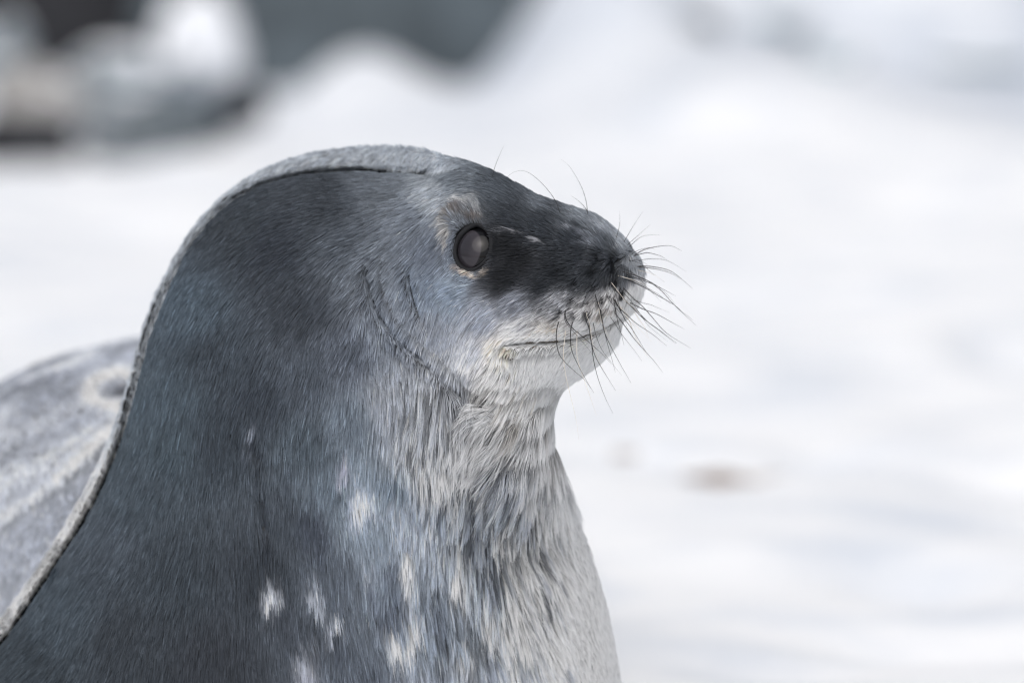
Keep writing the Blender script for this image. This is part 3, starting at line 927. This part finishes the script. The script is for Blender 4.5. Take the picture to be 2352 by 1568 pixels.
fur_mat, nt, bs = new_mat('seal_fur')
nt.nodes.remove(bs)
at = nt.nodes.new('ShaderNodeAttribute')
at.attribute_name = 'coat'
df = nt.nodes.new('ShaderNodeBsdfDiffuse')
hb = nt.nodes.new('ShaderNodeBsdfHair')
hb.component = 'Reflection'
hb.inputs['Color'].default_value = (.88, .94, 1.0, 1)
hb.inputs['RoughnessU'].default_value = .28
hb.inputs['RoughnessV'].default_value = .6
hb.inputs['Offset'].default_value = R(-3)
mx = nt.nodes.new('ShaderNodeMixShader')
mx.inputs[0].default_value = .026
tr = nt.nodes.new('ShaderNodeBsdfTranslucent')
m2 = nt.nodes.new('ShaderNodeMixShader')
m2.inputs[0].default_value = .38
nt.links.new(at.outputs['Color'], df.inputs['Color'])
nt.links.new(at.outputs['Color'], tr.inputs['Color'])
nt.links.new(df.outputs[0], m2.inputs[1])
nt.links.new(tr.outputs[0], m2.inputs[2])
nt.links.new(m2.outputs[0], mx.inputs[1])
nt.links.new(hb.outputs[0], mx.inputs[2])
nt.links.new(mx.outputs[0], nt.nodes['Material Output'].inputs['Surface'])
hair.materials.append(fur_mat)
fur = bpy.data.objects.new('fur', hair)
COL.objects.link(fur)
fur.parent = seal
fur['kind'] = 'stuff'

# ---- where a picture position meets the near surface
def hit(px, py):
    yy = np.linspace(-.5, .35, 500)
    a, b = (px - 1176) * S / DIST, (784 - py) * S / DIST
    d = FWD + a * np.array([1.0, 0, 0]) + b * UPV
    pp = CAM + d * ((yy - CAM[1]) / d[1])[:, None]
    f = F(pp)
    m = np.where(f < 0)[0]
    return yy[m[0]] if len(m) else None

# ---- eye
ye = np.median([v for v in (hit(1035, 600), hit(1140, 560), hit(1090, 510), hit(1085, 632)) if v is not None])
ec = unproj(EYE[0], EYE[1], ye)
samp = np.array([unproj(1087 + 52 * math.cos(t), 568 + 62 * math.sin(t), hit(1087 + 52 * math.cos(t), 568 + 62 * math.sin(t))) for t in np.linspace(0, 2 * math.pi, 24, endpoint=False)])
m0 = samp.mean(0)
_, _, vt = np.linalg.svd(samp - m0)
en = vt[2] if vt[2][1] < 0 else -vt[2]
print('eye plane', m0, en, 'depth flank', hit(600, 1000), hit(1000, 1400), hit(1350, 700), 'head', hit(1200, 600))
eu = np.array([1.0, 0, 0]) - en[0] * en
eu /= np.linalg.norm(eu)
ev = np.cross(en, eu)
if ev[2] < 0:
    ev = -ev

eye_mat, nt, bs = new_mat('eye_cornea')
tc = nt.nodes.new('ShaderNodeTexCoord')
mp = nt.nodes.new('ShaderNodeMapping')
mp.inputs['Location'].default_value = (.24, .02, -.55)
gr = nt.nodes.new('ShaderNodeTexGradient')
gr.gradient_type = 'SPHERICAL'
cr = nt.nodes.new('ShaderNodeValToRGB')
e0, e1 = cr.color_ramp.elements  # reflections painted in: mauve-grey field, dark crescent at one side
e0.position, e0.color = .275, (.004, .004, .005, 1)
e1.position, e1.color = .31, (.040, .036, .043, 1)
e2 = cr.color_ramp.elements.new(.55)
e2.color = (.026, .024, .029, 1)
nt.links.new(tc.outputs['Object'], mp.inputs['Vector'])
nt.links.new(mp.outputs[0], gr.inputs[0])
nt.links.new(gr.outputs['Fac'], cr.inputs['Fac'])
nt.links.new(cr.outputs['Color'], bs.inputs['Base Color'])
bs.inputs['Roughness'].default_value = .01
bs.inputs['IOR'].default_value = 1.34
bs.inputs['Coat Weight'].default_value = 0
bs.inputs['Coat Roughness'].default_value = .02

eye_far_mat, nt2, bs2 = new_mat('eye_far_cornea')
bs2.inputs['Base Color'].default_value = (.024, .022, .027, 1)
bs2.inputs['Roughness'].default_value = .01

def lathe_sphere(nu=48, nv=32):
    v, f = [], []
    for j in range(nv + 1):
        a = math.pi * j / nv
        for i in range(nu):
            b = 2 * math.pi * i / nu
            v.append((math.sin(a) * math.cos(b), math.sin(a) * math.sin(b), math.cos(a)))
    for j in range(nv):
        for i in range(nu):
            f.append((j * nu + i, j * nu + (i + 1) % nu, (j + 1) * nu + (i + 1) % nu, (j + 1) * nu + i))
    return v, f

from mathutils import Matrix
basis = Matrix((eu, ev, en)).transposed().to_4x4()
sv, sf = lathe_sphere()
eye = mesh_obj('eye', sv, sf, eye_mat, seal)
er = .0310
eye.matrix_world = Matrix.Translation(Vector(m0 - en * (er * .80) + .001 * eu)) @ basis @ Matrix.Diagonal((er, er * 1.08, er, 1))
eye['label'] = 'glossy dark round eye'

lid_mat, nt, bs = new_mat('eyelid_skin')
bs.inputs['Base Color'].default_value = (.012, .0125, .015, 1)
bs.inputs['Roughness'].default_value = .65
bs.inputs['Specular IOR Level'].default_value = .25
nz = nt.nodes.new('ShaderNodeTexNoise')
nz.inputs['Scale'].default_value = 400
bp = nt.nodes.new('ShaderNodeBump')
bp.inputs['Strength'].default_value = .5
bp.inputs['Distance'].default_value = .001
nt.links.new(nz.outputs['Fac'], bp.inputs['Height'])
nt.links.new(bp.outputs['Normal'], bs.inputs['Normal'])
v, f = [], []
NU, NV = 64, 14
for i in range(NU):
    a = 2 * math.pi * i / NU
    rx = .0224 + .0006 * math.cos(2 * a + .5)
    ry = .0276
    c, s = math.cos(a), math.sin(a)
    lx, ly = rx * c, ry * s
    lx, ly = lx * math.cos(R(-12)) - ly * math.sin(R(-12)), lx * math.sin(R(-12)) + ly * math.cos(R(-12))
    o = np.array([lx, ly])
    on = o / np.linalg.norm(o)
    w = .0028 + .0005 * math.sin(3 * a + 1)
    for j in range(NV):
        b = 2 * math.pi * j / NV
        q = o + on * (w * math.cos(b))
        v.append(m0 + eu * q[0] + ev * q[1] + en * (-.0010 + (.0030 + .0005 * math.sin(5 * a)) * math.sin(b)))
for i in range(NU):
    for j in range(NV):
        f.append((i * NV + j, ((i + 1) % NU) * NV + j, ((i + 1) % NU) * NV + (j + 1) % NV, i * NV + (j + 1) % NV))
lid = mesh_obj('eyelid', v, f, lid_mat, seal)

# the other eye, mirrored through the head's middle plane
_ax, _ay = plane_px(np.array([m0[0]]), np.array([m0[2]]), -.08)
y_mid = float(look(ycA, _ax, _ay, X0, Y0, GS)[0])
mir = Matrix.Translation((0, y_mid, 0)) @ Matrix.Scale(-1, 4, (0, 1, 0)) @ Matrix.Translation((0, -y_mid, 0))
for src in (eye, lid):
    o = src.copy()
    o.data = src.data.copy()
    COL.objects.link(o)
    o.parent = seal
    o.data.transform(mir @ src.matrix_world if src is eye else mir)
    o.matrix_world = Matrix.Identity(4)
    o.data.flip_normals()
    if src is eye:
        o.data.materials[0] = eye_far_mat

# ---- whiskers
def c2(pts):
    return [(995.3 + .2929 * a, 612.5 + .2929 * b) for a, b in pts]
def c1(pts):
    return [(957 + .2767 * a, 382.8 + .2767 * b) for a, b in pts]
DARK = [c2(p) for p in (
    [(1000, 385), (970, 480), (965, 580), (985, 680), (1030, 745), (1110, 820), (1190, 890), (1245, 965)],
    [(1040, 300), (1035, 390), (1070, 460), (1150, 530), (1230, 600), (1320, 680), (1395, 760)],
    [(1110, 385), (1080, 480), (1075, 580), (1090, 670), (1140, 780), (1200, 890), (1260, 990)],
    [(1195, 290), (1185, 380), (1220, 480), (1240, 600), (1255, 720), (1290, 870), (1350, 1030), (1410, 1150)],
    [(1220, 395), (1225, 500), (1240, 600), (1270, 700), (1330, 810), (1430, 970)],
    [(1255, 160), (1275, 240), (1315, 370), (1340, 500), (1370, 620), (1405, 740), (1428, 830)],
    [(1305, 260), (1320, 400), (1345, 520), (1400, 640), (1470, 770), (1550, 910)],
    [(1410, 215), (1440, 300), (1520, 380), (1600, 450), (1720, 530), (1830, 620)],
    [(1410, 220), (1425, 320), (1445, 420), (1475, 530), (1495, 615)],
    [(1370, 130), (1480, 235), (1550, 310), (1640, 400), (1750, 480), (1910, 600)],
    [(1440, 110), (1560, 240), (1640, 310), (1720, 400), (1830, 520), (2020, 640)],
    [(1400, 330), (1510, 475), (1580, 570), (1660, 660), (1740, 750), (1800, 830)],
    [(1480, 250), (1590, 340), (1680, 430), (1760, 490), (1900, 600)],
    [(1520, 270), (1640, 330), (1750, 370), (1860, 430), (1970, 490)],
    [(1450, 30), (1560, 60), (1680, 110), (1790, 190), (1890, 300), (2060, 460)],
    [(1480, 50), (1620, 100), (1730, 140), (1810, 180), (1900, 230)],
    [(1500, 90), (1650, 160), (1770, 230), (1890, 300), (1960, 360), (2040, 420)])]
DARK += [c1(p) for p in (
    [(1810, 830), (1870, 825), (1960, 830), (2080, 855), (2160, 900), (2290, 1010)],
    [(1790, 820), (1870, 835), (1990, 850), (2100, 880), (2190, 930)],
    [(1780, 740), (1830, 720), (1900, 685), (2020, 660), (2120, 660), (2200, 700)],
    [(1780, 750), (1840, 730), (1920, 715), (2020, 740), (2080, 775)],
    [(1620, 1050), (1720, 1250), (1790, 1350), (1900, 1530)])]
FINE = [c1(p) for p in (
    [(605, 120), (630, 75), (650, 0), (690, -100), (725, -175)],
    [(1195, 420), (1190, 390), (1150, 280), (1060, 160), (960, 70), (880, 35), (800, 50), (730, 105)],
    [(1420, 430), (1420, 400), (1405, 280), (1360, 150), (1270, 0), (1200, -60)],
    [(1425, 400), (1405, 350), (1350, 290), (1280, 240)],
    [(1650, 620), (1660, 580), (1685, 480), (1685, 370)],
    [(1700, 660), (1735, 600), (1800, 490), (1880, 370)],
    [(1730, 680), (1760, 640), (1850, 560), (1940, 480)],
    [(1750, 690), (1790, 640), (1870, 580), (1960, 567), (2030, 570)],
    [(1700, 760), (1850, 800), (1950, 880), (2060, 960)],
    [(1800, 910), (1950, 960), (2080, 1060), (2150, 1150)])]
PALE = [c2(p) for p in (
    [(1045, 440), (1030, 570), (1020, 690), (1040, 860), (1080, 1030), (1120, 1200), (1140, 1350)],
    [(1130, 440), (1125, 600), (1130, 720), (1170, 850), (1210, 960), (1250, 1080), (1280, 1165)],
    [(1500, 380), (1540, 430), (1580, 540), (1640, 640), (1690, 720)],
    [(1560, 330), (1620, 420), (1660, 480), (1690, 560)])]

def whisker_mat(name, c, rough=.35):
    m, nt, bs = new_mat(name)
    bs.inputs['Base Color'].default_value = (*c, 1)
    bs.inputs['Roughness'].default_value = rough
    return m
wm_dark, wm_pale = whisker_mat('whisker_dark', (.020, .018, .018)), whisker_mat('whisker_pale', (.72, .66, .58))

def whisker(pts, r, mat, splay):
    p = smooth_poly(pts, 4)
    y0 = hit(*p[0])
    far = y0 is None
    if far:
        y0 = -.06
    seg = np.r_[0, np.cumsum(np.linalg.norm(np.diff(p, axis=0), axis=1))]
    t = seg / seg[-1]
    L = seg[-1] * S
    pw = []
    for (a, b), tt in zip(p, t):
        y = y0 + .004 * (1 - tt) - splay * L * tt ** 1.3
        h_ = hit(a, b) if a < 1475 else None
        if h_ is not None and tt > .06:
            y = min(y, h_ - .004 - .012 * tt)
        pw.append([a, b, y])
    pw = np.array(pw)
    pw[1:-1, 2] = (pw[:-2, 2] + 2 * pw[1:-1, 2] + pw[2:, 2]) / 4
    W = np.array([unproj(a, b, c) for a, b, c in pw])
    v, f = [], []
    n = 6
    for i, c in enumerate(W):
        d = W[min(i + 1, len(W) - 1)] - W[max(i - 1, 0)]
        d /= np.linalg.norm(d)
        a = np.cross(d, [0.1, 1, .2])
        a /= np.linalg.norm(a)
        b = np.cross(d, a)
        rr = r * (1 - .85 * t[i] ** 1.2)
        for k in range(n):
            th = 2 * math.pi * k / n
            v.append(c + rr * (math.cos(th) * a + math.sin(th) * b))
    for i in range(len(W) - 1):
        for k in range(n):
            f.append((i * n + k, i * n + (k + 1) % n, (i + 1) * n + (k + 1) % n, (i + 1) * n + k))
    f.append(tuple(range(n))[::-1])
    f.append(tuple((len(W) - 1) * n + k for k in range(n)))
    return mesh_obj('whisker', v, f, mat, seal)
for i, p in enumerate(DARK):
    whisker(p, .00060, wm_dark, .10 + .06 * (i % 3))
for i, p in enumerate(FINE):
    whisker(p, .00034, wm_dark, -.25 if i > 3 else .05)
wr = random.Random(5)
for i, p in enumerate(DARK):                       # finer, shorter hairs between the long whiskers
    if i in (0, 2, 5):
        continue
    dx, dy, k = wr.uniform(-16, 10), wr.uniform(-14, 12), wr.uniform(.55, .85)
    rot = wr.uniform(-.16, .16)
    x0, y0 = p[0]
    q = []
    for a, b in p:
        u, w_ = (a - x0) * k, (b - y0) * k
        q.append((x0 + dx + u * math.cos(rot) - w_ * math.sin(rot), y0 + dy + u * math.sin(rot) + w_ * math.cos(rot)))
    whisker(q, .00034, wm_pale if i % 3 == 0 else wm_dark, .05 + .1 * (i % 2))
for p in PALE:
    whisker(p, .00046, wm_pale, .12)

# ---- nostril
nos_mat, nt, bs = new_mat('nostril_skin')
bs.inputs['Base Color'].default_value = (.006, .006, .007, 1)
bs.inputs['Roughness'].default_value = .3
v, f = lathe_sphere(20, 12)
c = unproj(1414, 609, hit(1414, 609) or -.1)
nos = mesh_obj('nostril', [c + np.array([a * .0024 + cc * .0032, b * .003, cc * .0078]) + np.array([0, .002, 0]) for a, b, cc in v], f, nos_mat, seal)

# ------------------------------------------------------------------ rocks and ice behind
def rock_material(name, base, snow_amt, tint=(.86, .88, .92)):
    m, nt, bs = new_mat(name)
    bs.inputs['Roughness'].default_value = .85
    tc = nt.nodes.new('ShaderNodeTexCoord')
    n1 = nt.nodes.new('ShaderNodeTexNoise')
    n1.inputs['Scale'].default_value = 3.0
    n1.inputs['Detail'].default_value = 8
    c1_ = nt.nodes.new('ShaderNodeValToRGB')
    c1_.color_ramp.elements[0].position, c1_.color_ramp.elements[0].color = .3, (*[x * .55 for x in base], 1)
    c1_.color_ramp.elements[1].position, c1_.color_ramp.elements[1].color = .7, (*[min(1, x * 1.4) for x in base], 1)
    nt.links.new(tc.outputs['Object'], n1.inputs['Vector'])
    nt.links.new(n1.outputs['Fac'], c1_.inputs['Fac'])
    ge = nt.nodes.new('ShaderNodeNewGeometry')
    sx = nt.nodes.new('ShaderNodeSeparateXYZ')
    nt.links.new(ge.outputs['Normal'], sx.inputs[0])
    ad = nt.nodes.new('ShaderNodeMath')
    ad.operation = 'MULTIPLY_ADD'
    n3 = nt.nodes.new('ShaderNodeTexNoise')
    n3.inputs['Scale'].default_value = 5
    nt.links.new(tc.outputs['Object'], n3.inputs['Vector'])
    nt.links.new(n3.outputs['Fac'], ad.inputs[0])
    ad.inputs[1].default_value = .6
    nt.links.new(sx.outputs['Z'], ad.inputs[2])
    mr = nt.nodes.new('ShaderNodeMapRange')
    mr.inputs['From Min'].default_value = 1.25 - snow_amt
    mr.inputs['From Max'].default_value = 1.45 - snow_amt
    nt.links.new(ad.outputs[0], mr.inputs['Value'])
    mix = nt.nodes.new('ShaderNodeMixRGB')
    nt.links.new(mr.outputs[0], mix.inputs['Fac'])
    nt.links.new(c1_.outputs['Color'], mix.inputs['Color1'])
    mix.inputs['Color2'].default_value = (*tint, 1)
    nt.links.new(mix.outputs[0], bs.inputs['Base Color'])
    bp = nt.nodes.new('ShaderNodeBump')
    bp.inputs['Strength'].default_value = .6
    bp.inputs['Distance'].default_value = .03
    nt.links.new(n1.outputs['Fac'], bp.inputs['Height'])
    nt.links.new(bp.outputs['Normal'], bs.inputs['Normal'])
    return m
M_DARK = rock_material('rock_dark', (.013, .014, .018), 0.0)
M_SLATE = rock_material('rock_slate', (.080, .100, .115), 0.0)
M_GREY = rock_material('rock_grey', (.20, .235, .26), .55)
M_SNOWY = rock_material('rock_snow_covered', (.22, .25, .28), 1.15)
M_BEIGE = rock_material('rock_beige', (.30, .29, .28), .2)
M_ICE = rock_material('rock_blue_grey', (.26, .34, .38), .35)
M_GREYSTONE = rock_material('stone_greyish', (.36, .32, .29), 0.0)
M_BROWN = rock_material('stone_brown', (.20, .145, .115), 0.0)

def boulder(name, loc, rad, mat, label, cat='rock', seed=0, rot=0.0, sub=4, rough=.28, group=None):
    bm = bmesh.new()
    bmesh.ops.create_icosphere(bm, subdivisions=sub, radius=1.0)
    o = Vector((seed * 3.7, seed * 1.3, seed * 2.1))
    for v in bm.verts:
        p = v.co.copy()
        n = mnoise.noise(p * 1.1 + o) * rough * 1.4 + mnoise.noise(p * 2.7 + o) * rough * .5 + mnoise.noise(p * 7 + o) * rough * .15
        c = mnoise.cell(p * 1.3 + o) * rough * .25
        v.co = p * (1 + n + c)
        v.co = Vector((v.co.x * rad[0], v.co.y * rad[1], v.co.z * rad[2]))
    me = bpy.data.meshes.new(name)
    bm.to_mesh(me)
    bm.free()
    me.polygons.foreach_set('use_smooth', [True] * len(me.polygons))
    me.materials.append(mat)
    ob = bpy.data.objects.new(name, me)
    COL.objects.link(ob)
    ob.location = loc
    ob.rotation_euler = (0, 0, rot)
    tag(ob, label, cat, group)
    return ob

def at_px(px, py, y):
    return tuple(unproj(px, py, y))
def kpx(y):
    return (y - CAM[1]) / DIST * S

def rock_px(px, py, y, rx, rz, mat, label, seed, depth=1.0, name='rock', rough=.28, rot=0):
    k = kpx(y)
    base = ground_z(np.array([at_px(px, py, y)[0]]), np.array([y]))[0]
    c = at_px(px, py, y)
    # reach down into the snow under it
    return boulder(name, c, (rx * k, rx * k * depth, rz * k), mat, label, seed=seed, rough=rough, rot=rot)

def snow_hit(px, py):
    yy = np.arange(1.0, 40.0, .02)
    a, b = (px - 1176) * S / DIST, (784 - py) * S / DIST
    d = FWD + a * np.array([1.0, 0, 0]) + b * UPV
    pp = CAM + d * ((yy - CAM[1]) / d[1])[:, None]
    m = np.where(pp[:, 2] < ground_z(pp[:, 0], pp[:, 1]))[0]
    return pp[m[0]] if len(m) else pp[-1]

def rock_on_snow(px, py, rx, rz, mat, label, seed, depth=.8, name='rock', cat='rock', sink=.0):
    c = snow_hit(px, py)
    k = kpx(c[1])
    return boulder(name, (c[0], c[1], c[2] - sink * rz * k), (rx * k, rx * k * depth, rz * k), mat, label, cat, seed=seed)

boulder('rock_outcrop', (bx(1010) * 1.35, YB + 8.2, .25), (1.75, .8, 1.6), M_SLATE, 'broad smooth slate grey rock outcrop behind the rounded snow mound', 'rock', 3, .1, 5, .14)
boulder('rock_outcrop', (-3.3, YB + 9.5, .3), (1.9, .8, 1.5), M_DARK, 'nearly black rock outcrop rising behind the snow-dusted boulders', 'rock', 8, .2, 5, .2)
rock_px(455, 130, YB + 4.2, 95, 150, M_SNOWY, 'tall boulder covered in white snow beside the slate outcrop', 11, .8)
rock_px(250, 215, YB + 3.0, 150, 100, M_GREY, 'wide grey boulder dusted with snow in the middle of the rock pile', 12, .8)
rock_px(80, 230, YB + 2.4, 110, 85, M_BEIGE, 'pale beige-grey boulder at the open end of the rock pile', 13, .8)
rock_px(0, 130, YB + 4.0, 60, 90, M_GREY, 'light grey boulder behind the pale beige boulder', 14, .8)
rock_px(400, 285, YB - 1.2, 150, 62, M_SLATE, 'low slate grey boulder in front of the snowy boulders', 15, .8)
rock_px(55, 330, YB - 2.4, 125, 66, M_DARK, 'low black rock below the pale beige boulder', 16, .8)
rock_px(290, 335, YB - 2.0, 130, 36, M_SLATE, 'flat grey-blue rock along the edge of the snow', 18, .8)
rock_on_snow(1610, 66, 40, 34, M_SLATE, 'dark grey rock poking out of the snow bank', 21)
rock_on_snow(1760, 50, 95, 24, M_ICE, 'long blue-grey ice-glazed rock in the snow bank hollow', 22)
rock_on_snow(1915, 150, 62, 42, M_ICE, 'rounded blue-grey rock set in the snow bank hollow', 23)
rock_on_snow(2240, 145, 110, 16, M_ICE, 'flat pale blue-grey rock ledge showing through the smooth snow slope', 24)
rock_px(556, 250, YB - 1.9, 54, 50, M_DARK, 'small black rock wedged against the rounded snow mound', 17, .8)
rock_on_snow(1652, 1104, 66, 30, M_BROWN, 'largest brown stone of the three sunk in a snow hollow', 31, 1.0, 'stone', 'stone', .3)
rock_on_snow(1585, 1100, 44, 14, M_BROWN, 'flat brown stone on one side of the largest sunken stone', 33, 1.0, 'stone', 'stone', .3)
rock_on_snow(1760, 1098, 60, 13, M_GREYSTONE, 'thin greyish stone beside the largest sunken brown stone', 34, 1.0, 'stone', 'stone', .3)
rock_on_snow(1434, 1042, 46, 9, M_GREYSTONE, 'lone pale greyish-brown stone lying apart in the snow', 32, 1.0, 'stone', 'stone', .3)
